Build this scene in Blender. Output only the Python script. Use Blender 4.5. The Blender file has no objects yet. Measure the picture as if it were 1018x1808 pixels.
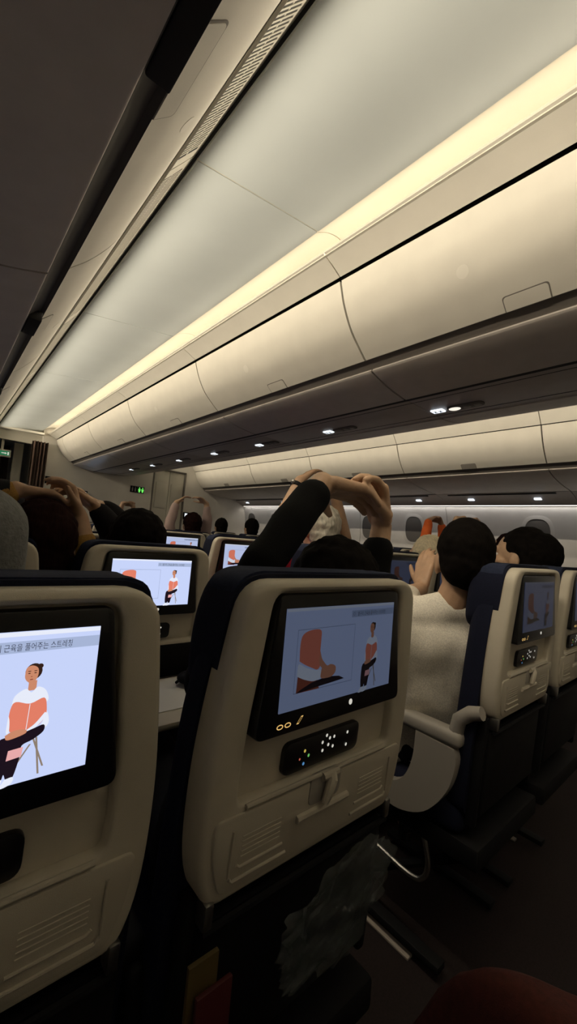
import bpy, bmesh, math, random
from mathutils import Vector, Matrix, noise
random.seed(4)
S = bpy.context.scene
COL = S.collection
H = 1.2                      # eye height of the phone above the cabin floor
V = Vector

# ------------------------------------------------------------------ camera
cam_data = bpy.data.cameras.new('camera')
cam = bpy.data.objects.new('camera', cam_data); COL.objects.link(cam)
S.camera = cam
cam_data.sensor_fit = 'VERTICAL'; cam_data.sensor_height = 36.0
cam_data.lens = 715.8 / 1808 * 36.0
cam_data.clip_start = 0.01; cam_data.clip_end = 60
r_ = V((0.75135756, -0.65408485, 0.08737751)); d_ = V((0.10733679, -0.00951012, -0.99417723)); f_ = V((0.65110724, 0.7563614, 0.06306187))
M = Matrix.Identity(4)
for i in range(3):
    M[i][0] = r_[i]; M[i][1] = -d_[i]; M[i][2] = -f_[i]
M[2][3] = H
cam.matrix_world = M

# ------------------------------------------------------------------ light, exposure
S.view_settings.view_transform = 'Standard'; S.view_settings.look = 'None'
S.view_settings.gamma = 1.0; S.view_settings.use_curve_mapping = False
S.view_settings.exposure = 0.0
S.cycles.max_bounces = 10; S.cycles.diffuse_bounces = 6; S.cycles.glossy_bounces = 3
S.cycles.caustics_reflective = False; S.cycles.caustics_refractive = False
S.cycles.sample_clamp_indirect = 4.0
world = bpy.data.worlds.new('world'); S.world = world; world.use_nodes = True
world.node_tree.nodes['Background'].inputs[0].default_value = (0.004, 0.0042, 0.005, 1)
world.node_tree.nodes['Background'].inputs[1].default_value = 1.0

COVE_POWER = 11.0            # warm strip lamps in the troughs over the centre bins
DOWN_POWER = 11.0  # added fill thrown down onto the aisle seats
EDGE_POWER = 17.0            # added wash lamp in the joint between the near vent strip and bin doors
WALL_POWER = 4.0             # wash lamps over the window panels
WARM = (1.0, 0.86, 0.65); WALLC = (1.0, 0.93, 0.84)

def area(name, loc, size, power, color, aim, spread=180):
    l = bpy.data.lights.new(name, 'AREA'); l.shape = 'RECTANGLE'
    l.size = size[0]; l.size_y = size[1]; l.energy = power; l.color = color; l.spread = math.radians(spread)
    o = bpy.data.objects.new(name, l); COL.objects.link(o)
    o.location = loc
    z = -V(aim).normalized(); y = V((0, 1, 0)); x = y.cross(z).normalized(); y = z.cross(x)
    m = Matrix((x, y, z)).transposed().to_4x4(); m.translation = V(loc); o.matrix_world = m
    return o
Y0, Y1 = -1.0, 6.4
area('cove_lamp', (1.046, 2.70, 1.146 + H), (0.014, 7.3), COVE_POWER, WARM, (-1, 0, -.30), 58)
area('cove_lamp', (2.634, 2.70, 1.146 + H), (0.014, 7.3), COVE_POWER * 1.6, WARM, (1, 0, -.30), 70)
area('cove_up_lamp', (1.075, 2.70, 1.130 + H), (0.02, 7.3), COVE_POWER * .18, (1, .90, .74), (-.2, 0, 1))
area('cove_up_lamp', (2.605, 2.70, 1.130 + H), (0.02, 7.3), COVE_POWER * .18, (1, .90, .74), (.2, 0, 1))
area('added_ceiling_wash', (.392, 2.70, .997 + H), (0.010, 7.3), EDGE_POWER, WARM, (1, 0, .12), 84)  # added to light the ceiling and centre bin doors evenly
area('added_aisle_fill', (.392, 2.70, .994 + H), (0.010, 7.3), DOWN_POWER, WARM, (1, 0, -1.15), 74)  # added fill to brighten passengers and seat shells, not a cabin fitting
area('wall_wash_lamp', (4.345, 2.70, 0.510 + H), (0.02, 7.3), WALL_POWER, WALLC, (.45, 0, -1))

# ------------------------------------------------------------------ materials
def mat(name, color, rough=0.5, metal=0.0, noise_amt=0.0, noise_scale=40, bump=0.0, bump_scale=400, emit=None, strength=0.0, spec=0.5, sheen=0.0, alpha=1.0, trans=0.0, stretch=None):
    m = bpy.data.materials.new(name); m.use_nodes = True
    nt = m.node_tree; b = nt.nodes['Principled BSDF']
    c = (*color, 1)
    b.inputs['Base Color'].default_value = c
    b.inputs['Roughness'].default_value = rough
    b.inputs['Metallic'].default_value = metal
    b.inputs['Specular IOR Level'].default_value = spec
    b.inputs['Sheen Weight'].default_value = sheen
    b.inputs['Alpha'].default_value = alpha
    b.inputs['Transmission Weight'].default_value = trans
    if emit:
        b.inputs['Emission Color'].default_value = (*emit, 1); b.inputs['Emission Strength'].default_value = strength
    if noise_amt or bump:
        tc = nt.nodes.new('ShaderNodeTexCoord')
        src = tc.outputs['Object']
        if stretch:
            mp = nt.nodes.new('ShaderNodeMapping'); mp.inputs['Scale'].default_value = stretch
            nt.links.new(src, mp.inputs['Vector']); src = mp.outputs['Vector']
    if noise_amt:
        n = nt.nodes.new('ShaderNodeTexNoise'); n.inputs['Scale'].default_value = noise_scale; n.inputs['Detail'].default_value = 4
        nt.links.new(src, n.inputs['Vector'])
        rp = nt.nodes.new('ShaderNodeMapRange'); rp.inputs[1].default_value = .3; rp.inputs[2].default_value = .7
        rp.inputs[3].default_value = 1 - noise_amt; rp.inputs[4].default_value = 1 + noise_amt
        nt.links.new(n.outputs['Fac'], rp.inputs[0])
        mx = nt.nodes.new('ShaderNodeVectorMath'); mx.operation = 'SCALE'
        mx.inputs[0].default_value = color; nt.links.new(rp.outputs[0], mx.inputs['Scale'])
        nt.links.new(mx.outputs[0], b.inputs['Base Color'])
    if bump:
        n2 = nt.nodes.new('ShaderNodeTexNoise'); n2.inputs['Scale'].default_value = bump_scale; n2.inputs['Detail'].default_value = 2
        nt.links.new(src, n2.inputs['Vector'])
        bp = nt.nodes.new('ShaderNodeBump'); bp.inputs['Strength'].default_value = bump; bp.inputs['Distance'].default_value = .002
        nt.links.new(n2.outputs['Fac'], bp.inputs['Height']); nt.links.new(bp.outputs['Normal'], b.inputs['Normal'])
    return m

MT = dict(
    ceiling=mat('ceiling_panel', (.68, .735, .745), .42, noise_amt=.05, noise_scale=2.2, spec=.3),
    cove=mat('cove_cream', (.84, .80, .71), .5, noise_amt=.04, noise_scale=3),
    bin=mat('bin_plastic', (.66, .635, .57), .55, noise_amt=.03, noise_scale=9, bump=.12, bump_scale=700, spec=.3),
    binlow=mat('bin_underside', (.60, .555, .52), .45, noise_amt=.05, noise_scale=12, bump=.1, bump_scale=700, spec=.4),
    recess=mat('bin_recess', (.16, .145, .13), .6),
    recessd=mat('bin_recess_dark', (.05, .045, .042), .6),
    seam=mat('dark_gap', (.015, .014, .013), .8),
    latch=mat('latch_plastic', (.30, .28, .25), .4),
    spot=mat('pale_disc', (.70, .675, .61), .5),
    vent=mat('vent_plastic', (.72, .69, .60), .5),
    psu=mat('service_panel', (.46, .42, .40), .45, noise_amt=.05, noise_scale=15, spec=.4),
    wall=mat('side_wall', (.62, .61, .60), .55, noise_amt=.05, noise_scale=6, bump=.1, bump_scale=500),
    bulk=mat('bulkhead', (.80, .765, .70), .55, noise_amt=.05, noise_scale=4),
    door=mat('door_panel', (.66, .63, .55), .5),
    shade=mat('window_shade', (.13, .125, .12), .6),
    carpet=mat('carpet', (.016, .009, .009), .95, noise_amt=.3, noise_scale=160, bump=.4, bump_scale=600),
    curtain=mat('curtain_cloth', (.10, .062, .045), .9, noise_amt=.2, noise_scale=60),
    shell=mat('seat_shell', (.58, .53, .43), .42, noise_amt=.03, noise_scale=30, bump=.25, bump_scale=1500, spec=.4),
    tray=mat('tray_plastic', (.53, .485, .395), .45, bump=.25, bump_scale=1500, spec=.4),
    arm=mat('arm_plastic', (.36, .335, .295), .45, bump=.2, bump_scale=1200),
    navy=mat('navy_cloth', (.008, .010, .025), .9, noise_amt=.2, noise_scale=300, bump=.3, bump_scale=1400, spec=.2),
    navycover=mat('headrest_cloth', (.022, .029, .058), .9, noise_amt=.15, noise_scale=200, bump=.3, bump_scale=1000, spec=.2),
    black=mat('black_gloss', (.006, .006, .007), .28, spec=.4),
    blackm=mat('black_matte', (.006, .006, .007), .7, spec=.2),
    metal=mat('satin_metal', (.36, .35, .33), .38, metal=1.0),
    dmetal=mat('dark_metal', (.009, .009, .010), .7, spec=.2),
    icon=mat('icon_white', (.1, .1, .1), .5, emit=(1, .97, .85), strength=.6),
    icong=mat('icon_green', (.02, .1, .02), .5, emit=(.25, .8, .2), strength=.5),
    iconb=mat('icon_blue', (.02, .04, .1), .5, emit=(.15, .45, .9), strength=.5),
    iconr=mat('icon_red', (.1, .02, .02), .5, emit=(.9, .2, .12), strength=.5),
    icony=mat('icon_yellow', (.1, .08, .01), .5, emit=(1, .75, .15), strength=.5),
    icono=mat('icon_orange', (.1, .06, .01), .5, emit=(1, .62, .2), strength=.8),
    signb=mat('monitor_light', (.3, .3, .3), .5, emit=(.62, .75, 1.0), strength=9.0),
    signw=mat('lit_sign', (.3, .3, .3), .5, emit=(.85, .92, 1.0), strength=1.3),
    lens=mat('lamp_lens', (.4, .4, .4), .2, emit=(1.0, .93, .8), strength=1.0),
    tube=mat('lamp_tube', (.5, .45, .35), .4, emit=(1.0, .91, .74), strength=4.0),
    tubew=mat('wash_tube', (.5, .45, .35), .4, emit=WALLC, strength=1.8),
    exitg=mat('exit_green', (.01, .12, .05), .5, emit=(.05, .5, .22), strength=.25),
    lavg=mat('lavatory_green', (.01, .2, .02), .5, emit=(.2, 1.0, .15), strength=.8),
    paper=mat('paper', (.75, .74, .68), .6),
    strip=mat('floor_strip', (.42, .37, .32), .5),
    blanket=mat('dark_red_cloth', (.060, .010, .006), .95, noise_amt=.2, noise_scale=120, bump=.4, bump_scale=500),
    plastic=mat('clear_plastic', (.16, .18, .18), .12, alpha=.16, spec=.9),
    magr=mat('magazine_red', (.07, .008, .008), .6), magy=mat('magazine_yellow', (.09, .06, .015), .6),
)

# ------------------------------------------------------------------ mesh helpers
class MB:
    def __init__(s): s.bm = bmesh.new(); s.mi = 0
    def face(s, vs):
        try:
            f = s.bm.faces.new(vs); f.material_index = s.mi; return f
        except ValueError: return None
    def v(s, p): return s.bm.verts.new(p)
    def loops(s, rings, closed=True, cap0=True, cap1=True):
        """bridge rings of points with equal counts"""
        R = [[s.v(p) for p in r] for r in rings]
        n = len(R[0])
        for a, b in zip(R, R[1:]):
            for i in range(n if closed else n - 1):
                j = (i + 1) % n
                s.face((a[i], a[j], b[j], b[i]))
        if cap0 and closed: s.face(R[0][::-1])
        if cap1 and closed: s.face(R[-1])
        return R
    def box(s, lo, hi, bevel=0.0, seg=2):
        x0, y0, z0 = lo; x1, y1, z1 = hi
        P = [(x0,y0,z0),(x1,y0,z0),(x1,y1,z0),(x0,y1,z0),(x0,y0,z1),(x1,y0,z1),(x1,y1,z1),(x0,y1,z1)]
        vs = [s.v(p) for p in P]
        fs = [s.face([vs[i] for i in q]) for q in ((3,2,1,0),(4,5,6,7),(0,1,5,4),(1,2,6,5),(2,3,7,6),(3,0,4,7))]
        if bevel:
            es = list({e for f in fs for e in f.edges})
            r = bmesh.ops.bevel(s.bm, geom=es + vs, offset=bevel, segments=seg, profile=.5, affect='EDGES')
            for f in r['faces']: f.material_index = s.mi
    def tube(s, pts, rad, n=10, caps=True):
        pts = [V(p) for p in pts]
        rad = rad if isinstance(rad, (list, tuple)) else [rad] * len(pts)
        t = (pts[1] - pts[0]).normalized(); up = V((0, 0, 1)) if abs(t.z) < .9 else V((1, 0, 0))
        u = t.cross(up).normalized(); rings = []
        for i, p in enumerate(pts):
            a = pts[max(i - 1, 0)]; b = pts[min(i + 1, len(pts) - 1)]
            t = (b - a).normalized(); u = (u - t * u.dot(t)).normalized(); w = t.cross(u)
            rings.append([p + (u * math.cos(k * 2 * math.pi / n) + w * math.sin(k * 2 * math.pi / n)) * rad[i] for k in range(n)])
        s.loops(rings, True, caps, caps)
    def ell(s, c, r, R=None, nu=16, nv=12):
        c = V(c); R = R or Matrix.Identity(3)
        rings = []
        for j in range(1, nv):
            th = math.pi * j / nv
            rings.append([c + R @ V((r[0] * math.sin(th) * math.cos(2 * math.pi * i / nu), r[1] * math.sin(th) * math.sin(2 * math.pi * i / nu), r[2] * math.cos(th))) for i in range(nu)])
        Q = s.loops(rings, True, False, False)
        t = s.v(c + R @ V((0, 0, r[2]))); b = s.v(c - R @ V((0, 0, r[2])))
        for i in range(nu):
            j = (i + 1) % nu
            s.face((t, Q[0][j], Q[0][i])); s.face((b, Q[-1][i], Q[-1][j]))
    def cap(s, p, q, r1, r2, n=14):
        """tapered capsule"""
        p, q = V(p), V(q); t = (q - p)
        L = t.length
        if L < 1e-6: return s.ell(p, (r1, r1, r1), None, n, 8)
        t /= L; up = V((0, 0, 1)) if abs(t.z) < .9 else V((1, 0, 0)); u = t.cross(up).normalized(); w = t.cross(u)
        rings = []
        def ring(c, r): rings.append([c + (u * math.cos(k * 2 * math.pi / n) + w * math.sin(k * 2 * math.pi / n)) * r for k in range(n)])
        for a in (80, 60, 40, 20): ring(p - t * r1 * math.sin(math.radians(a)), r1 * math.cos(math.radians(a)))
        ring(p, r1); ring(q, r2)
        for a in (20, 40, 60, 80): ring(q + t * r2 * math.sin(math.radians(a)), r2 * math.cos(math.radians(a)))
        s.loops(rings)
    def prism_y(s, pts, y0, y1):
        """(x,z) outline extruded along y"""
        s.loops([[(x, y0, z) for x, z in pts], [(x, y1, z) for x, z in pts]])
    def shear(s, k, z0):
        for v in s.bm.verts: v.co.y += k * (z0 - v.co.z)
    def build(s, name, mats, parent=None, angle=35, world=False):
        bmesh.ops.recalc_face_normals(s.bm, faces=s.bm.faces)
        me = bpy.data.meshes.new(name)
        if world and parent:
            off = V((0, 0, 0)); q = parent
            while q: off = off + q.location; q = q.parent
            for v in s.bm.verts: v.co -= off
        s.bm.to_mesh(me); s.bm.free()
        for m in (mats if isinstance(mats, (list, tuple)) else [mats]): me.materials.append(m)
        me.shade_smooth(); me.set_sharp_from_angle(angle=math.radians(angle))
        o = bpy.data.objects.new(name, me); COL.objects.link(o)
        if parent: o.parent = parent; CH.setdefault(parent.name, []).append(o)
        return o

CH = {}
def tag(o, label=None, cat=None, group=None, kind=None):
    if label: o['label'] = label
    if cat: o['category'] = cat
    if group: o['group'] = group
    if kind: o['kind'] = kind
    return o
def thing(name, label, cat, loc=(0, 0, 0), group=None):
    o = bpy.data.objects.new(name, None); COL.objects.link(o); o.location = loc
    o.empty_display_size = .05
    return tag(o, label, cat, group)
def dup(o, parent=None):
    c = o.copy(); COL.objects.link(c)
    if parent: c.parent = parent; CH.setdefault(parent.name, []).append(c)
    for ch in CH.get(o.name, []): dup(ch, c)
    return c

def rounded(corners, seg=6):
    """corners: (x,z,t) -> outline with quadratic corners of tangent length t"""
    out = []; n = len(corners)
    for i, (x, z, t) in enumerate(corners):
        p = V((x, z)); a = V(corners[i - 1][:2]); b = V(corners[(i + 1) % n][:2])
        ta = min(t, (a - p).length * .48); tb = min(t, (b - p).length * .48)
        q0 = p + (a - p).normalized() * ta; q2 = p + (b - p).normalized() * tb
        for k in range(seg + 1):
            u = k / seg
            out.append(tuple(q0 * (1 - u) ** 2 + p * 2 * u * (1 - u) + q2 * u * u))
    return out
def sym(side):   # right side top->bottom, mirrored to a closed outline
    return [(x, z, t) for x, z, t in side] + [(-x, z, t) for x, z, t in side[::-1]]
def inset(pts, d):
    n = len(pts); out = []
    A = sum(pts[i][0] * pts[(i + 1) % n][1] - pts[(i + 1) % n][0] * pts[i][1] for i in range(n))
    sg = 1 if A > 0 else -1
    for i in range(n):
        a = V(pts[i - 1]); b = V(pts[(i + 1) % n]); t = b - a
        if t.length < 1e-9: out.append(pts[i]); continue
        t.normalize(); nn = V((-t.y, t.x)) * sg
        out.append((pts[i][0] + nn.x * d, pts[i][1] + nn.y * d))
    return out
def slab(mb, outline, y_front, y_back, bev=.002):
    """plate in the x-z plane with a rounded front edge, front faces -y"""
    o = outline
    mb.loops([[(x, y_back, z) for x, z in o], [(x, y_front + bev, z) for x, z in o],
              [(x, y_front + bev * .3, z) for x, z in inset(o, bev * .3)], [(x, y_front, z) for x, z in inset(o, bev)]])
def catmull(pts, n=6):
    P = [V(p) for p in pts]; P = [P[0] * 2 - P[1]] + P + [P[-1] * 2 - P[-2]]; out = []
    for i in range(1, len(P) - 2):
        for k in range(n):
            t = k / n; a, b, c, d = P[i - 1:i + 3]
            out.append(.5 * ((2 * b) + (c - a) * t + (2 * a - 5 * b + 4 * c - d) * t * t + (3 * b - a - 3 * c + d) * t ** 3))
    out.append(P[-2]); return [tuple(p) for p in out]
def sheet(mb, prof, y0, y1, th, sg=1, step=None):
    """profile (x,z) swept along y; visible side on the profile, thickness th inwards"""
    n = len(prof); inner = []
    for i in range(n):
        a = V(prof[max(i - 1, 0)]); b = V(prof[min(i + 1, n - 1)]); t = (b - a).normalized()
        inner.append((prof[i][0] - t.y * sg * th, prof[i][1] + t.x * sg * th))
    mb.prism_y(list(prof) + inner[::-1], y0, y1)
class Prof:
    def __init__(s, pts, sg=1):
        s.p = [V(p) for p in pts]; s.sg = sg; s.L = [0]
        for a, b in zip(s.p, s.p[1:]): s.L.append(s.L[-1] + (b - a).length)
    def at(s, d, off):
        for i in range(len(s.p) - 1):
            if d <= s.L[i + 1] or i == len(s.p) - 2:
                t = (s.p[i + 1] - s.p[i]); u = (d - s.L[i]) / t.length; q = s.p[i] + t * u; t.normalize()
                return q.x + t.y * s.sg * off, q.y - t.x * s.sg * off
def patch(mb, prof, outline, o0, o1):
    """outline (y, s) laid on a profile; from offset o0 to o1 outwards"""
    rings = []
    for o in (o0, o1):
        r = []
        for y, d in outline:
            x, z = prof.at(d, o); r.append((x, y, z + H))
        rings.append(r)
    mb.loops(rings)
def up(prof): return [(x, z + H) for x, z in prof]
X0 = 1.84
def mir(prof): return [(2 * X0 - x, z) for x, z in prof]

# ================================================================== THE CABIN SHELL
CE = (.967, 1.182); CL = (.470, 1.114)            # ceiling panel edges (cove side, window-bin side)
ceil_y = [-1.0, -.12, 1.10, 2.345, 3.59, 4.83, 6.07, 8.6]
mb = MB()
for a, b in zip(ceil_y, ceil_y[1:]):
    for m_ in (0, 1):
        pr = [CL, CE] if not m_ else mir([CL, CE])[::-1]
        sheet(mb, up(pr), a + .003, b - .003, .02, -1)
tag(mb.build('ceiling', MT['ceiling']), kind='structure')
mb = MB()                                          # seams between the panels: pale joint strips
for y in ceil_y[2:-1]:
    for m_ in (0, 1):
        pr = [CL, CE] if not m_ else mir([CL, CE])[::-1]
        pr = [(x, z - .003) for x, z in pr]
        sheet(mb, up(pr), y - .001, y + .007, .014, -1)
tag(mb.build('trim_1', MT['vent']), kind='structure')
mb = MB(); mb.box((-.9, -1.05, 1.30 + H), (4.6, 8.7, 1.34 + H))
tag(mb.build('wall_top', MT['seam']), kind='structure')
mb = MB(); mb.box((-.9, -1.05, -.04), (4.7, 8.7, 0))
tag(mb.build('floor', MT['carpet']), kind='structure')
# side walls
wallp = catmull([(4.385, .505), (4.425, .40), (4.45, .27), (4.46, .05), (4.45, -.25), (4.40, -.6), (4.30, -1.2)], 5)
for nm, pr, sg in (('wall_right', wallp, 1), ('wall_left', mir(wallp), -1)):
    mb = MB()
    ys = [-1.0] + [1.075 + 1.27 * k for k in range(-1, 5)] + [7.4]
    for a, b in zip(ys, ys[1:]): sheet(mb, up(pr), a + .003, b - .003, .03, sg)
    tag(mb.build(nm, MT['wall']), kind='structure')
    mb = MB(); sheet(mb, up([(x + (.006 if sg > 0 else -.006), z) for x, z in pr]), -1, 7.4, .03, sg)
    tag(mb.build('trim_2' if sg > 0 else 'trim_3', MT['recess']), kind='structure')
mb = MB(); mb.box((-.9, -1.05, 0), (4.6, -1.0, 1.3 + H)); tag(mb.build('wall_back', MT['bulk']), kind='structure')
# windows with drawn shades (bezel ring + shade)
wprof = Prof(wallp, 1)
k = 0
for wy in [.73 + .683 * i for i in range(9)]:
    k += 1
    t = bpy.data.objects.new('window_%d' % k, None); COL.objects.link(t); tag(t, kind='structure')
    def ovl(a, b, e=2.6):
        return [(wy + a * math.copysign(abs(math.cos(q)) ** (2 / e), math.cos(q)), .275 + b * math.copysign(abs(math.sin(q)) ** (2 / e), math.sin(q))) for q in [2 * math.pi * i / 32 for i in range(32)]]
    mb = MB(); patch(mb, wprof, ovl(.118, .160), -.004, .0015); mb.build('window_shade', MT['shade'], t)
    mb = MB()
    o1, o2 = ovl(.150, .195), ovl(.116, .158); rings = []
    for off, ol in ((0.0, o1), (.005, [(a * .3 + c * .7, b * .3 + d * .7) for (a, b), (c, d) in zip(o1, o2)]), (.006, o2), (0.0, o2)):
        rings.append([(wprof.at(s_, off)[0], y_, wprof.at(s_, off)[1] + H) for y_, s_ in ol])
    mb.loops(rings, True, False, False); mb.build('window_bezel', MT['wall'], t)
# front: lavatory block across the centre, doors at the right aisle, outer parts
YB = 6.42
mb = MB(); mb.prism_y(up([(1.0, -1.2), (2.58, -1.2), (2.58, .9), (2.70, 1.25), (.98, 1.25), (1.0, .9)]), YB, YB + 1.9)
tag(mb.build('wall_front', MT['bulk']), kind='structure')
mb = MB(); mb.box((3.13, YB, 0), (4.6, YB + .06, 1.25 + H)); mb.box((2.58, YB, .93 + H), (3.13, YB + .06, 1.25 + H))
tag(mb.build('wall_front_right', MT['bulk']), kind='structure')
mb = MB(); mb.box((-.8, YB + 1.1, 0), (.36, YB + 1.16, 1.25 + H)); mb.box((-.8, YB + 2.2, 0), (1.0, YB + 2.26, 1.25 + H))
tag(mb.build('wall_front_left', MT['bulk']), kind='structure')
d = bpy.data.objects.new('door_1', None); COL.objects.link(d); d.location = (2.60, YB + .03, 0); tag(d, kind='structure')
mb = MB()
for a, b in ((2.605, 2.860), (2.866, 3.125)): mb.box((a, YB + .015, .02), (b, YB + .05, .925 + H), .004)
mb.build('door_leaf', MT['door'], d, world=True)
mb = MB()
for a, b in ((2.64, 2.83), (2.90, 3.09)): mb.box((a, YB + .006, .3 + H), (b, YB + .02, .72 + H), .004)
mb.build('door_inset', MT['door'], d, world=True)
mb = MB()
for a, b in ((2.575, 2.60), (3.125, 3.15)): mb.box((a, YB - .01, 0), (b, YB + .05, .95 + H), .003)
mb.box((2.575, YB - .01, .925 + H), (3.15, YB + .05, .95 + H), .003)
mb.build('door_frame', MT['recess'], d, world=True)

# ================================================================== COVES, CENTRE BINS
cove = catmull([(.970, 1.186), (1.008, 1.213), (1.055, 1.236), (1.115, 1.246), (1.150, 1.225), (1.158, 1.18), (1.150, 1.13), (1.085, 1.118)], 5)
strip_top = catmull([(1.036, 1.128), (1.060, 1.119), (1.095, 1.104), (1.122, 1.090), (1.1385, 1.081)], 4)
doorp = catmull([(1.1445, 1.068), (1.154, 1.038), (1.178, .977), (1.226, .900), (1.285, .844), (1.338, .800)], 6)
recessp = [(1.338, .800), (1.352, .805), (1.392, .778), (1.386, .771)]
lowp = catmull([(1.385, .771), (1.398, .764), (1.450, .749), (1.540, .7305), (1.662, .7165)], 5)
bin_y = [-1.0, -.107, 1.13, 2.367, 3.604, 4.84, 6.08, 6.40]
CABDEPTH = YB
LBL = ['centre overhead bin nearest the camera at the right edge, wide curved door with large latch',
       'centre overhead bin second from the camera, with complete curved door between two seams',
       'third centre overhead bin along the aisle from the camera', 'fourth centre overhead bin along the aisle from the camera',
       'fifth centre overhead bin, over the blue glow under its lower edge', 'short last centre overhead bin against the lavatory wall']
DP = Prof(doorp)
def bin_doors(t, y0, y1, prof, sg, top, low, rec, mirror, latch_w=.125, spot=False, mats=('bin', 'binlow')):
    g = .0048; P = Prof(prof, sg)
    mb = MB(); sheet(mb, up(prof), y0 + g, y1 - g, .018, sg); d = mb.build('door', MT[mats[0]], t, world=True)
    if top:
        mb = MB(); sheet(mb, up(top), y0 + g * .6, y1 - g * .6, .015, sg); mb.build('top_panel', MT['bin'], t, world=True)
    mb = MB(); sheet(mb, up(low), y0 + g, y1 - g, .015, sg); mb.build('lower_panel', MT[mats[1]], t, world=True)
    mb = MB(); sheet(mb, up(rec), y0, y1, .004, sg); mb.build('finger_groove', MT['recessd' if (sg < 0 and spot) else 'recess'], t, world=True)
    yc = (y0 + y1) / 2 - (.03 if sg > 0 else (.09 if spot else 0)); L = P.L[-1]
    a, b = yc - latch_w / 2, yc + latch_w / 2
    def ol(i): return rounded([(a + i, L - .052 + i, .012), (b - i, L - .052 + i, .012), (b - i, L - .0005, .001), (a + i, L - .0005, .001)], 5)
    if y1 - y0 > .8:
        mb = MB(); patch(mb, P, ol(0), -.002, .0012); l = mb.build('latch', MT['recess'], d, world=True)
        mb = MB(); patch(mb, P, ol(.0035), -.002, .0024); l2 = mb.build('latch_plate', MT[mats[0]] if spot else MT['latch'], l, world=True)
        if spot:
            mb = MB(); patch(mb, P, [(yc + .16 + .021 * math.cos(q), .165 + .021 * math.sin(q)) for q in [2 * math.pi * i / 24 for i in range(24)]], -.001, .0007)
            mb.build('round_mark', MT['spot'], d, world=True)
for i, (a, b) in enumerate(zip(bin_y[1:], bin_y[2:])):
    t = thing('overhead_bin', LBL[i], 'overhead bin', (X0, (a + b) / 2, .72 + H), 'centre overhead bins')
    bin_doors(t, a, b, doorp, 1, strip_top, lowp, recessp, False, .135, True)
    bin_doors(t, a, b, mir(doorp), -1, mir(strip_top), mir(lowp), mir(recessp), True, .135, False)
    mb = MB()
    body = [(1.175, 1.11), (1.178, 1.04), (1.206, .982), (1.250, .918), (1.305, .866), (1.362, .824), (1.41, .79), (1.66, .735)]
    mb.prism_y(up(body + mir(body)[::-1]), a, b); mb.build('bin_body', MT['seam'], t, world=True)
mb = MB(); body = [(1.175, 1.11), (1.178, 1.04), (1.206, .982), (1.250, .918), (1.305, .866), (1.362, .824), (1.41, .79), (1.66, .735)]
mb.prism_y(up(body + mir(body)[::-1]), -1, -.107); tag(mb.build('trim_4', MT['bin']), kind='structure')
# cove panels (one per bin station) and the lamp troughs
for side in (0, 1):
    pr = cove if not side else mir(cove); sg = -1 if not side else 1
    mb = MB()
    for a, b in zip(bin_y, bin_y[1:]): sheet(mb, up(pr), a + .002, b - .002, .012, sg)
    tag(mb.build('trim_%d' % (5 + side), MT['cove']), kind='structure')
    cx = lambda x: x if not side else 2 * X0 - x
    o = thing('cove_lamp_tube', 'warm glowing strip lamp hidden in the cove above the %s bins' % ('centre' if not side else 'far side of the centre'), 'lamp', (cx(1.055), 2.7, 1.13 + H))
    mb = MB(); mb.tube([(cx(1.052), -.95, 1.136 + H), (cx(1.052), 6.38, 1.136 + H)], .0085, 8); mb.build('tube', MT['tube'], o, world=True)
    mb = MB(); mb.box((cx(1.052) - .008, -.95, 1.1215 + H), (cx(1.052) + .008, 6.38, 1.128 + H)); mb.build('holder', MT['vent'], o, world=True)

# service panel under the centre bins
t = thing('service_panel', 'dark passenger service panel running under the centre overhead bins', 'service panel', (X0, 2.7, .72 + H))
mb = MB()
sps = [-1.0] + [-.107 + 1.237 * k for k in range(6)] + [6.40]
for a, b in zip(sps, sps[1:]): mb.box((1.672, a + .002, .720 + H), (2 * X0 - 1.672, b - .002, .735 + H), .002)
mb.build('panel', MT['psu'], t, world=True)
mb = MB(); mb.box((1.656, -1.0, .7160 + H), (1.676, 6.40, .7200 + H)); mb.box((1.718, -1.0, .7185 + H), (1.720, 6.40, .7205 + H)); mb.box((2 * X0 - 1.720, -1.0, .7185 + H), (2 * X0 - 1.718, 6.40, .7205 + H))
mb.build('seam_line', MT['seam'], t, world=True)
for i, y in enumerate([1.085, 1.86, 2.62, 3.32, 4.05, 4.75, 5.45]):
    xx = 1.885
    mb = MB(); mb.box((xx - .022, y - .035, .712 + H), (xx + .022, y + .03, .7205 + H), .003); s_ = mb.build('sign', MT['signw'], t, world=True); tag(s_, 'lit white sign')
    mb = MB()
    for dy in (-.017, .010):
        mb.box((xx - .010, y + dy - .008, .7108 + H), (xx - .006, y + dy + .008, .7122 + H)); mb.box((xx + .006, y + dy - .008, .7108 + H), (xx + .010, y + dy + .008, .7122 + H))
        mb.box((xx - .010, y + dy - .002, .7108 + H), (xx + .010, y + dy + .002, .7122 + H))
    mb.build('pictogram', MT['blackm'], s_, world=True)
    ol = rounded([(y - .235, xx - .03, .03), (y - .055, xx - .03, .03), (y - .055, xx + .03, .03), (y - .235, xx + .03, .03)], 5)
    mb = MB(); mb.loops([[(q, p, .7205 + H) for p, q in ol], [(q, p, .714 + H) for p, q in ol], [(q, p, .712 + H) for p, q in inset(ol, .003)]])
    h_ = mb.build('reading_light', MT['recess'], t, world=True)
    mb = MB(); mb.ell((xx, y - .092, .7125 + H), (.022, .030, .007)); l_ = mb.build('lens', MT['lens'] if i == 0 else MT['latch'], h_, world=True)
    mb = MB(); mb.ell((xx, y - .155, .7120 + H), (.016, .018, .005)); mb.box((xx - .014, y - .222, .709 + H), (xx + .014, y - .19, .7125 + H), .002); mb.build('air_nozzle', MT['latch'], h_, world=True)

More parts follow.
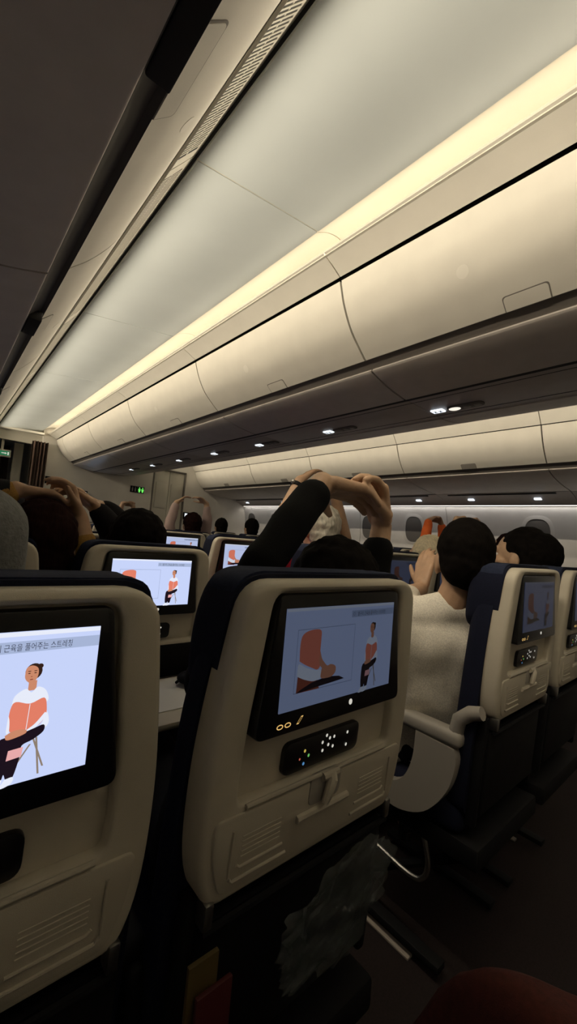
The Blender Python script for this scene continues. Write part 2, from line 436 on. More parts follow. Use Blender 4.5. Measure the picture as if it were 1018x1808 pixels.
# ================================================================== WINDOW-SIDE BINS
wdoor = catmull([(3.302, .992), (3.352, .877), (3.410, .793), (3.462, .738)], 7)
wrec = [(3.462, .738), (3.476, .742), (3.517, .704), (3.512, .698)]
wlow = catmull([(3.512, .698), (3.530, .689), (3.640, .660), (3.850, .632), (4.090, .614)], 5)
wstrip = catmull([(3.212, 1.112), (3.232, 1.085), (3.262, 1.045), (3.297, .999)], 4)
wpsu = [(4.10, .612), (4.22, .585), (4.345, .533), (4.352, .522)]
bodyw = [(3.23, 1.108), (3.31, 1.01), (3.375, .885), (3.43, .80), (3.49, .745), (3.54, .71), (3.86, .65), (4.10, .63), (4.34, .545), (4.45, .545), (4.45, 1.12)]
ry = [-1.0, -.18, 1.058, 2.31, 3.55, 4.79, 6.42]
RL = ['far window-side bin at the right edge of the picture, cut by the frame', 'far window-side bin second from the right, its latch above the orange sleeves',
      'far window-side bin third from the right', 'far window-side bin fourth from the right', 'far window-side bin fifth from the right, next to the front wall']
for i, (a, b) in enumerate(zip(ry[1:], ry[2:])):
    t = thing('overhead_bin', RL[i], 'overhead bin', (3.9, (a + b) / 2, .62 + H), 'far window-side overhead bins')
    bin_doors(t, a, b, wdoor, 1, wstrip, wlow, wrec, False, .13, False)
    mb = MB(); mb.prism_y(up(bodyw), a, b); mb.build('bin_body', MT['seam'], t, world=True)
    mb = MB(); sheet(mb, up(wpsu), a + .002, b - .002, .012, 1); sp = mb.build('service_strip', MT['psu'], t, world=True)
    mb = MB(); mb.box((4.12, a + .12, .600 + H), (4.18, b - .12, .607 + H)); mb.build('air_slot', MT['seam'], sp, world=True)
    for y in (a + .30, b - .32):
        mb = MB(); mb.box((4.23, y - .03, .560 + H), (4.27, y + .03, .580 + H), .004); mb.build('sign', MT['signw'], sp, world=True)
ly = [-1.0, .10, 1.34, 2.577, 3.81, 5.05, 7.5]
LL = ['near window-side bin overhead at the top left, with large latch and dark finger recess', 'near window-side bin second from the camera, at the left edge',
      'near window-side bin third from the camera, at the left edge', 'near window-side bin fourth from the camera', 'near window-side bin farthest from the camera']
for i, (a, b) in enumerate(zip(ly[1:], ly[2:])):
    t = thing('overhead_bin', LL[i], 'overhead bin', (-.2, (a + b) / 2, .62 + H), 'near window-side overhead bins')
    P = Prof(mir(wdoor), -1)
    bin_doors(t, a, b, mir(wdoor), -1, None, mir(wlow), mir(wrec), True, .20, True)
    yc = (a + b) / 2
    mb = MB(); mb.prism_y(up(mir(bodyw)), a, b); mb.build('bin_body', MT['seam'], t, world=True)
    yc -= .17
    mb = MB(); mb.box((.170, yc - .085, .700 + H), (.212, yc + .085, .7365 + H), .004); mb.build('finger_recess', MT['seam'], t, world=True)
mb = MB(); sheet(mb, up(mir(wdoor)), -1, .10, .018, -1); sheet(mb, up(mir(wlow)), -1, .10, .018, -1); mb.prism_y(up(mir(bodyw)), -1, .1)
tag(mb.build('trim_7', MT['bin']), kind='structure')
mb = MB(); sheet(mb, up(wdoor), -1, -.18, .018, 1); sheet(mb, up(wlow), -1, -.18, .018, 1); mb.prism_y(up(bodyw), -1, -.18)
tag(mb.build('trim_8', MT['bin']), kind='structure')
mb = MB(); sheet(mb, up(mir(wpsu)), -1, 7.5, .012, -1); tag(mb.build('trim_9', MT['psu']), kind='structure')
# wash lamp above the window panels
o = thing('wash_lamp', 'pale strip lamp washing the window wall from under the far bins', 'lamp', (4.36, 2.7, .52 + H))
mb = MB(); mb.tube([(4.366, -.95, .522 + H), (4.366, 6.38, .522 + H)], .006, 8); mb.build('tube', MT['tubew'], o, world=True)
mb = MB(); mb.box((4.352, -.95, .528 + H), (4.40, 6.38, .536 + H)); mb.build('holder', MT['vent'], o, world=True)

# vent strips beside the ceiling, with slatted outlets
vs = catmull([(.464, 1.106), (.447, 1.083), (.417, 1.040), (.386, .998)], 4)
vy = [-.12, 1.10, 2.345, 3.59, 4.83, 6.07, 7.5]
VP = Prof(vs, -1)
VL = ['slatted air vent strip nearest the camera at the top of the picture', 'slatted air vent strip second from the camera along the ceiling edge', 'slatted air vent strip third from the camera along the ceiling edge',
      'slatted air vent strip fourth from the camera', 'slatted air vent strip fifth from the camera', 'slatted air vent strip farthest from the camera']
for i, (a, b) in enumerate(zip(vy, vy[1:])):
    t = thing('air_vent', VL[i], 'air vent', (.42, (a + b) / 2, 1.05 + H), 'air vents along the ceiling')
    mb = MB(); sheet(mb, up(vs), a + .003, b - .003, .012, -1); mb.build('vent_panel', MT['vent'], t, world=True)
    mb = MB(); s0, s1 = .032, .126
    patch(mb, VP, [(a + .045, s0), (b - .045, s0), (b - .045, s1), (a + .045, s1)], -.001, .0006); mb.build('slot', MT['seam'], t, world=True)
    mb = MB(); y = a + .048; n = 0
    while y < b - .055:
        patch(mb, VP, [(y, s0 - .001), (y + .0062, s0 - .001), (y + .0062, s1 + .001), (y, s1 + .001)], 0, .0016); y += .0130
    mb.build('slats', MT['vent'], t, world=True)
mb = MB(); sheet(mb, up(vs), -1, -.12, .012, -1); tag(mb.build('trim_10', MT['vent']), kind='structure')
o = thing('added_lamp_rail', 'slim rail added as housing for the added wash lamp in the joint between the near vent strip and bin doors', 'lamp', (.385, 2.7, .99 + H))  # invented housing for the added wash and fill lamps
mb = MB(); mb.box((.381, -.95, .9945 + H), (.3885, 6.38, 1.003 + H), .001); mb.build('rail', MT['vent'], o, world=True)
mb = MB(); mb.box((.3886, -.95, .997 + H), (.3896, 6.38, 1.001 + H)); mb.build('diffuser', MT['spot'], o, world=True)
mb = MB(); mb.box((.4635, -1, 1.1035 + H), (.475, 7.5, 1.112 + H)); mb.box((.462, -1, 1.109 + H), (.50, 7.5, 1.135 + H)); mb.box((2 * X0 - .50, -1, 1.109 + H), (2 * X0 - .462, 6.4, 1.135 + H)); tag(mb.build('trim_11', MT['seam']), kind='structure')

# ================================================================== FRONT END FITTINGS
def curtain(x, y, w, z0, z1, label):
    mb = MB(); n = 40; f = []; 
    for i in range(n + 1):
        u = i / n; f.append((x + w * u, y + .035 * math.sin(u * 5 * 2 * math.pi) + .01 * math.sin(u * 23)))
    pts = f + [(a, b + .012) for a, b in f[::-1]]
    mb.loops([[(a, b, z + H) for a, b in pts] for z in (z0, z0 + (z1 - z0) * .5, z1)])
    tag(mb.build('curtain', MT['curtain'], None, 60), label, 'curtain')
curtain(.86, YB - .06, .19, -1.19, 1.0, 'gathered dark brown curtain beside the front lavatory wall')
curtain(.62, 7.3, .10, -1.19, 1.0, 'thin dark curtain edge deeper in the aisle beyond the front wall')
curtain(.37, 7.55, .2, -1.19, .86, 'dark brown curtain at the far left under the green exit sign')
mb = MB(); mb.box((.735, 7.0, 0), (.85, 7.05, 1.02 + H), .003); tag(mb.build('trim_12', MT['door']), kind='structure')
mb = MB(); mb.box((.40, 6.5, .97 + H), (1.0, 6.56, 1.2 + H)); mb.box((.45, 6.35, 1.095 + H), (.985, 6.42, 1.125 + H), .004); tag(mb.build('trim_13', MT['vent']), kind='structure')
t = thing('exit_sign', 'green emergency exit sign hanging over the aisle at the left edge', 'sign', (.57, 6.6, .80 + H))
mb = MB(); mb.box((.46, 6.60, .745 + H), (.665, 6.63, .845 + H), .004); mb.build('sign_box', MT['door'], t, world=True)
mb = MB(); mb.box((.53, 6.596, .765 + H), (.65, 6.602, .825 + H)); fc = mb.build('sign_face', MT['exitg'], t, world=True)
mb = MB(); mb.box((.56, 6.593, .79 + H), (.60, 6.597, .80 + H)); mb.prism_y(up([(.60, .782), (.62, .795), (.60, .808)]), 6.593, 6.597); mb.box((.628, 6.593, .775 + H), (.642, 6.597, .815 + H)); mb.build('arrow', MT['icon'], fc, world=True)
mb = MB(); mb.box((.55, 6.61, .84 + H), (.58, 6.62, .98 + H)); mb.build('hanger', MT['door'], t, world=True)
for (x, z, lit, lb) in ((1.125, .505, 0, 'small dark lavatory sign on the left of the front wall'), (2.285, .548, 1, 'small dark lavatory sign with green lit figures on the right of the front wall')):
    t = thing('lavatory_sign', lb, 'sign', (x, YB, z + H))
    mb = MB(); mb.box((x - .055, YB - .012, z - .05 + H), (x + .055, YB, z + .05 + H), .004); mb.build('plate', MT['blackm'], t, world=True)
    mb = MB()
    for dx in (-.022, .022):
        mb.ell((x + dx, YB - .013, z + .028 + H), (.009, .003, .009), None, 10, 6)
        mb.prism_y(up([(x + dx - .011, z + .016), (x + dx + .011, z + .016), (x + dx + .008, z - .035), (x + dx - .008, z - .035)]), YB - .0145, YB - .012)
    mb.build('figures', MT['latch'], t, world=True)
    if lit:
        mb = MB(); mb.box((x + .062, YB - .010, z - .05 + H), (x + .165, YB, z + .05 + H), .003); p_ = mb.build('lit_plate', MT['blackm'], t, world=True)
        mb = MB()
        for dx in (.088, .138):
            mb.ell((x + dx, YB - .012, z + .028 + H), (.010, .003, .010), None, 10, 6)
            mb.prism_y(up([(x + dx - .020, z + .012), (x + dx + .020, z + .012), (x + dx + .010, z - .04), (x + dx - .010, z - .04)]), YB - .0135, YB - .010)
        mb.build('lit_figures', MT['lavg'], p_, world=True)
for (x, z, lb) in ((1.55, .36, 'bulkhead monitor glowing behind the clasped hands on the left'), (3.22, .22, 'small glowing bulkhead monitor at the far right aisle')):
    t = thing('bulkhead_monitor', lb, 'monitor', (x, YB, z + H))
    w = .05 if x < 2 else .04
    mb = MB(); mb.box((x - w - .02, YB - .03, z - .06 + H), (x + w + .02, YB, z + .06 + H), .005); mb.build('housing', MT['black'], t, world=True)
    mb = MB(); mb.box((x - w, YB - .032, z - .04 + H), (x + w, YB - .029, z + .04 + H)); mb.build('display', MT['signb' if x < 2 else 'signw'], t, world=True)

# ================================================================== WHAT THE SCREENS SHOW
def lit(level, rgb):
    return mat('screen_light', (.004, .004, .005), .3, emit=rgb, strength=level, spec=.25)
PAL = dict(bg=(.60, .69, 1.0), bar=(.40, .48, .70), text=(.03, .035, .06), white=(.84, .88, 1.0), pink=(.80, .22, .14), skin=(.62, .26, .15), hair=(.035, .015, .01), black=(.012, .006, .012), wood=(.28, .22, .17), rosy=(.85, .42, .42), brown=(.30, .07, .04), frame=(.22, .27, .42))
def palette(level, tint=(1, 1, 1)):
    return [lit(level, tuple(c * t for c, t in zip(v, tint))) for v in PAL.values()]
PI = list(PAL)
txt = bpy.data.curves.new('caption', 'FONT'); txt.body = '옆구리 근육을 풀어주는 스트레칭'; txt.size = 1.0; txt.resolution_u = 2
txo = bpy.data.objects.new('caption', txt); COL.objects.link(txo); bpy.context.view_layer.update()
TXT = bpy.data.meshes.new_from_object(txo.evaluated_get(bpy.context.evaluated_depsgraph_get()))
tx0 = min(v.co.x for v in TXT.vertices); tx1 = max(v.co.x for v in TXT.vertices); tz0 = min(v.co.y for v in TXT.vertices); tz1 = max(v.co.y for v in TXT.vertices)
bpy.data.objects.remove(txo)
SZ = 1.035                    # height of the display centre above the floor
def picture(mb, y0):
    """the stretching video: flat artwork on the screen, u right, v up, metres from the centre"""
    lay = [0]
    def g(u, y, v):
        if u > .03 and lay[0] > FIG[0]: u, v = (u - .0735) * .89 + .0675, (v + .068) * .89 - .0695
        return u, y, SZ + v
    FIG = [999]
    def poly(c, pts, smooth=False):
        lay[0] += 1; y = y0 - .00002 * lay[0]; mb.mi = PI.index(c)
        if smooth: pts = catmull(pts + [pts[0]], 4)[:-1]
        mb.face([mb.v((*(g(u, y, v)),)) for u, v in pts])
    def disc(c, u, v, a, b): poly(c, [(u + a * math.cos(q), v + b * math.sin(q)) for q in [2 * math.pi * k / 20 for k in range(20)]])
    poly('white', [(-.123, .069), (-.123, .065), (.123, .065), (.123, .069)])
    poly('bar', [(.012, .0500), (.123, .0500), (.123, .0605), (.012, .0605)])
    disc('frame', .018, .0552, .0028, .0028); disc('bar', .018, .0552, .0018, .0018)
    # inset close-up frame
    for a in ((-.100, .0395, .022, .0388), (-.100, -.0468, .022, -.0475)): poly('frame', [(a[0], a[1]), (a[2], a[1]), (a[2], a[3]), (a[0], a[3])])
    for u in (-.100, .0214): poly('frame', [(u, .0395), (u, -.0475), (u + .0006, -.0475), (u + .0006, .0395)])
    poly('brown', [(-.095, -.0475), (-.094, -.022), (-.075, -.026), (-.055, -.034), (-.05, -.0475)])
    poly('black', [(-.095, -.0475), (-.088, -.044), (-.066, -.037), (-.035, -.033), (-.008, -.036), (.004, -.0415), (-.02, -.0430), (-.05, -.0445)])
    poly('pink', [(-.093, -.004), (-.094, .018), (-.090, .032), (-.074, .0375), (-.055, .036), (-.053, .022), (-.053, .004), (-.050, -.012), (-.056, -.020), (-.068, -.016), (-.082, -.010)], True)
    poly('white', [(-.096, -.024), (-.094, -.008), (-.080, -.014), (-.062, -.020), (-.048, -.022), (-.047, -.032), (-.062, -.0355), (-.080, -.031)], True)
    poly('skin', [(-.048, -.022), (-.044, -.012), (-.036, -.017), (-.028, -.016), (-.018, -.020), (-.017, -.028), (-.024, -.034), (-.036, -.035), (-.048, -.033)], True)
    poly('skin', [(-.053, .006), (-.048, -.006), (-.041, -.014), (-.045, -.020), (-.053, -.012)], True)
    # seated woman in pink jacket
    FIG[0] = lay[0]
    u, v = .073, 0
    for a in ((.080, -.024, .092, -.056), (.083, -.024, .0885, -.063), (.060, -.030, .0505, -.067), (.078, -.03, .066, -.05)):
        poly('wood', [(a[0] - .0009, a[1]), (a[0] + .0009, a[1]), (a[2] + .0009, a[3]), (a[2] - .0009, a[3])])
    poly('white', [(.080, -.024), (.092, -.014), (.0925, -.005), (.089, .002), (.086, -.012), (.074, -.022)], True)
    disc('hair', u + .0005, .0455, .0078, .0085)
    disc('hair', u + .006, .0505, .0028, .0026)
    poly('skin', [(.0700, .036), (.0700, .026), (.0775, .026), (.0775, .036)])
    poly('skin', [(.0658, .045), (.0668, .050), (.0715, .0520), (.0768, .049), (.0780, .0430), (.0765, .037), (.0725, .0335), (.0682, .036), (.0660, .040)], True)
    for uu in (.0695, .0750): disc('hair', uu, .0440, .0012, .0005); disc('hair', uu, .0462, .0016, .0004)
    disc('brown', .0720, .0375, .0016, .0006); disc('brown', .0718, .0405, .0009, .0004)
    poly('white', [(.0570, .012), (.0590, .0225), (.068, .0285), (.0735, .024), (.079, .029), (.087, .024), (.0895, .012), (.073, .0105)], True)
    poly('pink', [(.0555, -.006), (.0565, .010), (.0605, .0165), (.0735, .0125), (.086, .0165), (.0895, .006), (.0890, -.004), (.083, -.012), (.073, -.0155), (.060, -.0145)], True)
    poly('white', [(.0732, .012), (.0738, .012), (.0728, -.014), (.0722, -.014)])
    poly('white', [(.0885, .001), (.0905, -.003), (.0800, -.0145), (.0735, -.0175), (.073, -.0145), (.080, -.0095)], True)
    poly('white', [(.0555, .004), (.0570, -.002), (.0575, -.013), (.0550, -.013)], True)
    poly('black', [(.0480, -.024), (.0520, -.0185), (.064, -.018), (.078, -.0145), (.0885, -.012), (.0890, -.019), (.080, -.0255), (.0705, -.0295), (.0700, -.040), (.0655, -.0605), (.0600, -.0610), (.0575, -.055), (.0555, -.0605), (.0495, -.0615), (.0470, -.045)], True)
    poly('rosy', [(.0590, -.0320), (.0720, -.0310), (.0710, -.0405), (.0580, -.0420)])
    poly('skin', [(.0545, -.016), (.062, -.0125), (.072, -.0135), (.0725, -.0175), (.062, -.0205), (.056, -.0205)], True)
    poly('white', [(.0480, -.0612), (.0560, -.0605), (.0555, -.068), (.0500, -.0752), (.0415, -.0755), (.0440, -.069)], True) if False else None
    poly('white', [(.0480, -.0600), (.0560, -.0595), (.0552, -.0645), (.0500, -.0682), (.0420, -.0682), (.0440, -.0645)], True)
    poly('white', [(.0590, -.0600), (.0660, -.0595), (.0655, -.0650), (.0590, -.0682), (.0515, -.0682), (.0560, -.0645)], True)
    # caption in the bar
    lay[0] += 1; y = y0 - .00002 * lay[0]; mb.mi = PI.index('text')
    sx = .072 / (tx1 - tx0); sz = .0068 / (tz1 - tz0)
    vs = [mb.v((.0255 + (q.co.x - tx0) * sx, y, SZ + .0518 + (q.co.y - tz0) * sz)) for q in TXT.vertices]
    for p in TXT.polygons: mb.face([vs[i] for i in p.vertices])
def display_mesh(level, tint=(1, 1, 1)):
    mb = MB(); mb.mi = 0
    a, b = .123, .0692
    mb.box((-a, .0026, SZ - b), (a, .0045, SZ + b))
    picture(mb, .0025)
    o = mb.build('display', palette(level, tint)); me = o.data; bpy.data.objects.remove(o)
    for p in me.polygons: p.use_smooth = False
    return me
SCREEN = dict(bright=display_mesh(.95), mid=display_mesh(.72), soft=display_mesh(.14, (.80, .88, 1.0)), dim=display_mesh(.030, (.8, .9, 1.2)))

# ================================================================== THE SEAT
OUT = rounded(sym([(.186, 1.142, .045), (.205, 1.00, .1), (.214, .90, .1), (.211, .785, .08), (.190, .728, .022)]))
INN = rounded(sym([(.144, 1.127, .024), (.153, 1.02, .03), (.160, .95, .03), (.162, .89, .02), (.160, .852, .010)]))
LEAN = .075; ZT = 1.142
def lean(mb): mb.shear(LEAN, ZT)
def make_seat():
    t = thing('passenger_seat', 'x', 'seat', (0, 0, 0))
    mb = MB()
    def R(o, y): return [(x, y, z) for x, z in o]
    mb.loops([R(OUT, .05), R(OUT, .012), R(inset(OUT, .0012), .006), R(inset(OUT, .004), .002), R(inset(OUT, .009), 0),
              R(inset(INN, -.007), 0), R(inset(INN, -.003), .0015), R(inset(INN, -.0005), .005), R(INN, .016)])
    lean(mb); mb.build('back_shell', MT['shell'], t, 50)
    # monitor
    bz = rounded([(.136, 1.123, .010), (.1585, .935, .014), (-.1585, .935, .014), (-.136, 1.123, .010)], 5)
    mb = MB(); slab(mb, bz, .004, .034, .003); mo = mb.build('monitor', MT['black'], t)
    d = bpy.data.objects.new('display', SCREEN['bright']); COL.objects.link(d); d.parent = mo; CH.setdefault(mo.name, []).append(d)
    mb = MB(); mb.ell((.026, .0036, .9535), (.0040, .001, .0046), None, 14, 6); mb.build('home_button', MT['icon'], mo)
    mb = MB()                                             # orange headphone and jack marks
    for u in (-.118, -.104):
        mb.loops([[(u + a * math.cos(q), .0034, .9475 + b * math.sin(q)) for q in [2 * math.pi * k / 18 for k in range(18)]] for a, b in ((.0058, .0034), (.0042, .0021))], True, False, False)
    P = [(-.088, .9445), (-.084, .9445), (-.0755, .9545), (-.0795, .9545)]
    mb.loops([[(u, .0034, z) for u, z in P], [(u * .72 + (-.0818) * .28, .0034, z * .72 + .9495 * .28) for u, z in P]], True, False, False)
    mb.build('jack_marks', MT['icono'], mo)
    # control panel
    cp = rounded([(.083, .905, .014), (.083, .858, .014), (-.083, .858, .014), (-.083, .905, .014)], 5)
    mb = MB(); slab(mb, cp, .008, .018, .002); lean(mb); c = mb.build('control_panel', MT['black'], t)
    def marks(name, m, pts, r=.0022):
        mb = MB()
        for (u, z) in pts:
            mb.loops([[(u + k * r * a * math.cos(q), .0072, z + k * r * b * math.sin(q)) for q in [2 * math.pi * j / 8 for j in range(8)]] for k, a, b in ((1, 1, 1.2), (.25, 1, 1))], True, False, True)
        lean(mb); mb.build(name, m, c)
    marks('white_keys', MT['icon'], [(-.006, .890), (-.004, .877), (.008, .883), (.010, .893), (.019, .878), (.052, .892), (.052, .872), (.020, .893), (.002, .899)], .0023)
    marks('yellow_key', MT['icony'], [(-.043, .887)]); marks('green_key', MT['icong'], [(-.034, .878)]); marks('red_key', MT['iconr'], [(-.052, .877)], .0016); marks('blue_key', MT['iconb'], [(-.043, .868)])
    # tray table (stowed, lower half of the shell)
    tr = rounded(sym([(.196, .842, .012), (.192, .79, .02), (.176, .742, .016)]))
    mb = MB(); slab(mb, tr, -.004, .010, .003)
    def bar(pts, r): mb.tube([(u, -.0045, z) for u, z in pts], r, 8)
    for s in (-1, 1):
        bar([(s * .165, .762), (s * .160, .757), (s * .070, .757)], .0024)
        bar([(s * .155, .776), (s * .150, .772), (s * .078, .772)], .0020)
        bar([(s * .166, .824), (s * .166, .764)], .0018)
    bar([(-.055, .796), (.0, .796), (.055, .796)], .0058)
    for k in range(5): bar([(-.150, .785 + k * .0065), (-.085, .785 + k * .0065)], .0008); bar([(.085, .785 + k * .0065), (.150, .785 + k * .0065)], .0008)
    mb.tube([(-.150, -.002, .848), (0, -.003, .848), (.150, -.002, .848)], .0035, 8)
    lean(mb); tr_ = mb.build('tray_table', MT['tray'], t, 40)
    mb = MB(); sc = rounded([(.034, .850, .012), (.034, .806, .012), (-.034, .806, .012), (-.034, .850, .012)], 4)
    slab(mb, sc, -.0052, .002, .001); lean(mb); mb.build('latch_recess', MT['arm'], tr_)
    mb = MB(); mb.tube([(.010, -.006, .844), (.006, -.012, .838), (-.002, -.014, .820), (-.006, -.013, .808)], [.008, .0085, .0075, .006], 10); mb.tube([(-.012, -.006, .845), (.022, -.006, .845)], .007, 10)
    lean(mb); mb.build('latch', MT['tray'], tr_)
    for s in (-1, 1):
        mb = MB(); mb.box((s * .186 - .007, -.004, .706), (s * .186 + .007, .020, .740), .004); lean(mb); mb.build('tray_hinge', MT['metal'], t)
        mb = MB(); mb.box((s * .196 - .010, .018, .44), (s * .196 + .010, .045, .735), .006); lean(mb); mb.build('tray_arm', MT['dmetal'], t)
    # cushions
    def cushion(name, side, y0, y1, m, rnd=.018, n=4):
        o = rounded(sym(side)); mb = MB(); rings = [[(x, y0, z) for x, z in o]]
        for k in range(n + 1):
            a = k / n * math.pi / 2
            rings.append([(x, y1 - rnd + rnd * math.sin(a), z) for x, z in inset(o, rnd * (1 - math.cos(a)))])
        rings.append([(x * .5, y1 + .008, (z - 1) * .6 + 1) for x, z in inset(o, rnd)])
        mb.loops(rings); lean(mb); return mb.build(name, m, t, 60)
    cushion('backrest', [(.178, 1.11, .05), (.214, 1.0, .1), (.222, .75, .1), (.222, .46, .05)], .044, .105, MT['navy'], .03)
    cushion('headrest', [(.180, 1.148, .04), (.203, 1.085, .06), (.200, .955, .06)], .030, .128, MT['navy'], .028)
    o = rounded(sym([(.184, 1.1505, .04), (.194, 1.095, .05), (.194, 1.03, .03)])); mb = MB()
    mb.loops([[(x, y, z + .0015 * math.sin(x * 60 + y * 90)) for x, z in o] for y in (.036, .050, .070, .090, .104)]); lean(mb); mb.build('headrest_cover', MT['navycover'], t, 60)
    mb = MB(); mb.box((-.222, .10, .40), (.222, .57, .49), .03, 4); mb.build('seat_cushion', MT['navy'], t, 60)
    mb = MB(); mb.box((-.215, .05, .34), (.215, .55, .40), .01); mb.build('seat_frame', MT['blackm'], t)
    for s in (-1, 1):
        mb = MB(); mb.tube([(s * .17, .47, .36), (s * .17, .50, .18), (s * .17, .50, .0)], .018, 10); mb.tube([(s * .17, .50, .05), (s * .17, .10, .34)], .014, 8); mb.box((s * .17 - .02, .15, 0), (s * .17 + .02, .56, .02), .004)
        mb.build('leg', MT['dmetal'], t)
    mb = MB(); mb.box((-.190, .012, .47), (.190, .030, .70), .006); mb.tube([(-.19, .004, .70), (.19, .004, .70)], .006, 8); lean(mb); mb.build('literature_pocket', MT['blackm'], t)
    mb = MB(); mb.box((.222, .10, .610), (.268, .48, .650), .016, 3); mb.box((.232, .08, .42), (.258, .16, .63), .008); mb.build('armrest', MT['blackm'], t, 50)
    return t
ORD = ['own row', 'first row ahead', 'second row ahead', 'third row ahead', 'fourth row ahead', 'fifth row ahead', 'sixth row ahead', 'seventh row ahead', 'eighth row ahead']
proto = make_seat()
SEATS = []
def place(x, y, dz, label, group, screen, drop=()):
    r = proto if not SEATS else dup(proto)
    SEATS.append(r); r.location = (x, y, dz); r['label'] = label; r['group'] = group
    return r
def find(r, name):
    return [c for c in CH.get(r.name, []) if c.name.split('.')[0] == name]
def set_screen(r, level):
    for m in find(r, 'monitor'):
        for d in find(m, 'display'): d.data = SCREEN[level]
LISTED = []
ROWY = lambda k: .42 + .77 * (k - 1)
def seat(col, row, x, y, dz, label, group, screen='bright'):
    r = place(x, y, dz, label, group, screen); LISTED.append((r, screen, col, row)); return r
g1, g2, g3 = 'seats of the near window block', 'seats of the centre block', 'seats of the far window block'
sL = seat('b', 1, .017, .440, -.012, 'navy seat with beige shell and the largest bright screen, cut by the left edge', g1, 'bright')
sC = seat('c', 1, .492, .410, 0.0, 'navy seat with beige shell and dimmed screen in the middle of the picture', g1, 'soft')
seat('c', 0, .505, -.370, 0.0, 'navy seat beside the camera under the dark red blanket', g1, 'dim')
seat('b', 2, .017, 1.19, -.006, 'navy seat whose beige shell shows beside the grey sleeve at the left edge', g1, 'bright')
s2 = seat('c', 2, .512, 1.19, -.006, 'navy seat with bright screen behind the left front seat, second row ahead', g1, 'bright')
for k in range(3, 8):
    seat('c', k, .508, ROWY(k), 0.0, 'aisle seat of the near window block, %s' % ORD[k], g1, 'bright')
NM = dict(d='left aisle side of the centre block', e='middle of the centre block', f='right aisle side of the centre block', h='aisle side of the far window block', i='middle of the far window block', j='window side of the far window block')
sR = None
for k in range(1, 8):
    for c, x in (('d', 1.365), ('e', 1.855), ('f', 2.345)):
        if k == 1 and c == 'f': continue
        lb = {('d', 1): 'navy seat across the aisle holding the man in the white sweater', ('e', 1): 'navy seat at the right edge holding the dark-haired woman', ('e', 2): 'seat with dim blue screen left of the raised hand of the white sweater', ('f', 2): 'seat whose control panel shows just left of the white-sweater head',
              ('d', 3): 'seat with beige shell and navy side left of the black sleeve, third row ahead', ('d', 4): 'seat with bright screen below the pale-sleeved raised arms, fourth row ahead'}.get((c, k), 'seat at the %s, %s' % (NM[c], ORD[k]))
        q = seat(c, k, x, .415 if k == 1 else ROWY(k) , .030, lb, g2, 'dim' if k <= 2 else 'mid')
        if (c, k) == ('d', 1): sR = q
for k in range(2, 8):
    for c, x in (('h', 3.19), ('i', 3.67), ('j', 4.14)):
        seat(c, k, x, ROWY(k), .05, 'seat at the %s, %s' % (NM[c], ORD[k]), g3, 'dim')
for r, s_, c, k in LISTED: set_screen(r, s_)
def remove(r, names):
    for n in names:
        for c in find(r, n):
            for g in CH.get(c.name, []): bpy.data.objects.remove(g)
            CH[r.name].remove(c); bpy.data.objects.remove(c)
# aisle armrests with curved end panels on the centre block's left side
def aisle_arm(t):
    mb = MB(); mb.box((-.252, .10, .640), (-.200, .46, .685), .016, 3); a = mb.build('aisle_armrest', MT['arm'], t, 50)
    o = catmull([(.115, .640), (.108, .600), (.130, .520), (.190, .440), (.270, .405), (.340, .412), (.372, .440), (.340, .462), (.290, .475), (.255, .510), (.235, .570), (.230, .645)], 5)
    mb = MB(); mb.loops([[(-.250, y, z) for y, z in o], [(-.215, y, z) for y, z in o]]); mb.build('end_panel', MT['arm'], a, 40)
    mb = MB(); mb.tube([(-.225, .055, .752), (-.225, .085, .742), (-.225, .115, .715), (-.225, .125, .665)], [.018, .020, .020, .020], 10); mb.build('arm_bracket', MT['arm'], a, 60)
for r, s_, c, k in LISTED:
    if c == 'd':
        if k == 1: aisle_arm(r); first = CH[r.name][-1]
        else: dup(first, r)
    if c in 'cfj': remove(r, ['armrest'])
mb = MB(); mb.tube(catmull([(-.20, .52, .235), (-.20, .38, .225), (-.20, .255, .212), (-.20, .205, .230), (-.20, .195, .29), (-.20, .230, .385)], 5), .0075, 10); mb.build('baggage_bar', MT['metal'], sR)

# ================================================================== THINGS AROUND THE SEATS
def in_world(name, mb, m, label, cat, group=None, angle=35): return tag(mb.build(name, m, None, angle), label, cat, group)
# lowered tray with papers and headphones, between the two front seats
tt = CH[s2.name]
remove(s2, ['tray_table'])
mb = MB(); slab(mb, rounded(sym([(.205, .838, .012), (.203, .79, .02), (.186, .735, .016)])), -.003, .010, .003); lean(mb); mb.build('tray_recess', MT['blackm'], s2, 40)
mb = MB(); mb.box((-.20, -.30, .735), (.20, -.02, .752), .006); tr2 = mb.build('lowered_tray', MT['tray'], s2)
mb = MB(); mb.box((.035 - .2, -.24, .7525), (.20, -.04, .7545)); o = mb.build('paper_sheet', MT['paper']); tag(o, 'white papers lying on the lowered tray between the two front seats', 'paper'); o.location = (.512, 1.19, -.006)
mb = MB(); mb.ell((.60, 1.075, .772), (.034, .030, .018)); in_world('headphone_cup', mb, MT['blackm'], 'dark round headphone cup on the papers between the two front seats', 'headphones')
mb = MB(); mb.tube(catmull([(.57, 1.09, .757), (.61, 1.115, .762), (.66, 1.12, .760), (.69, 1.10, .757)], 6), .004, 8); in_world('headphone_cable', mb, MT['blackm'], 'dark cable curling beside the headphone cup on the tray', 'cable')
# floor strip along the far side of the aisle
mb = MB(); mb.box((1.172, .655, 0), (1.196, .90, .008), .002); in_world('floor_path_strip', mb, MT['strip'], 'pale floor strip on the dark carpet beside the metal hoop', 'floor strip', 'floor strips')
mb = MB(); mb.box((1.99, .66, 0), (2.012, .80, .008), .002); in_world('floor_path_strip', mb, MT['strip'], 'short thin floor strip in the dark farther right', 'floor strip', 'floor strips')
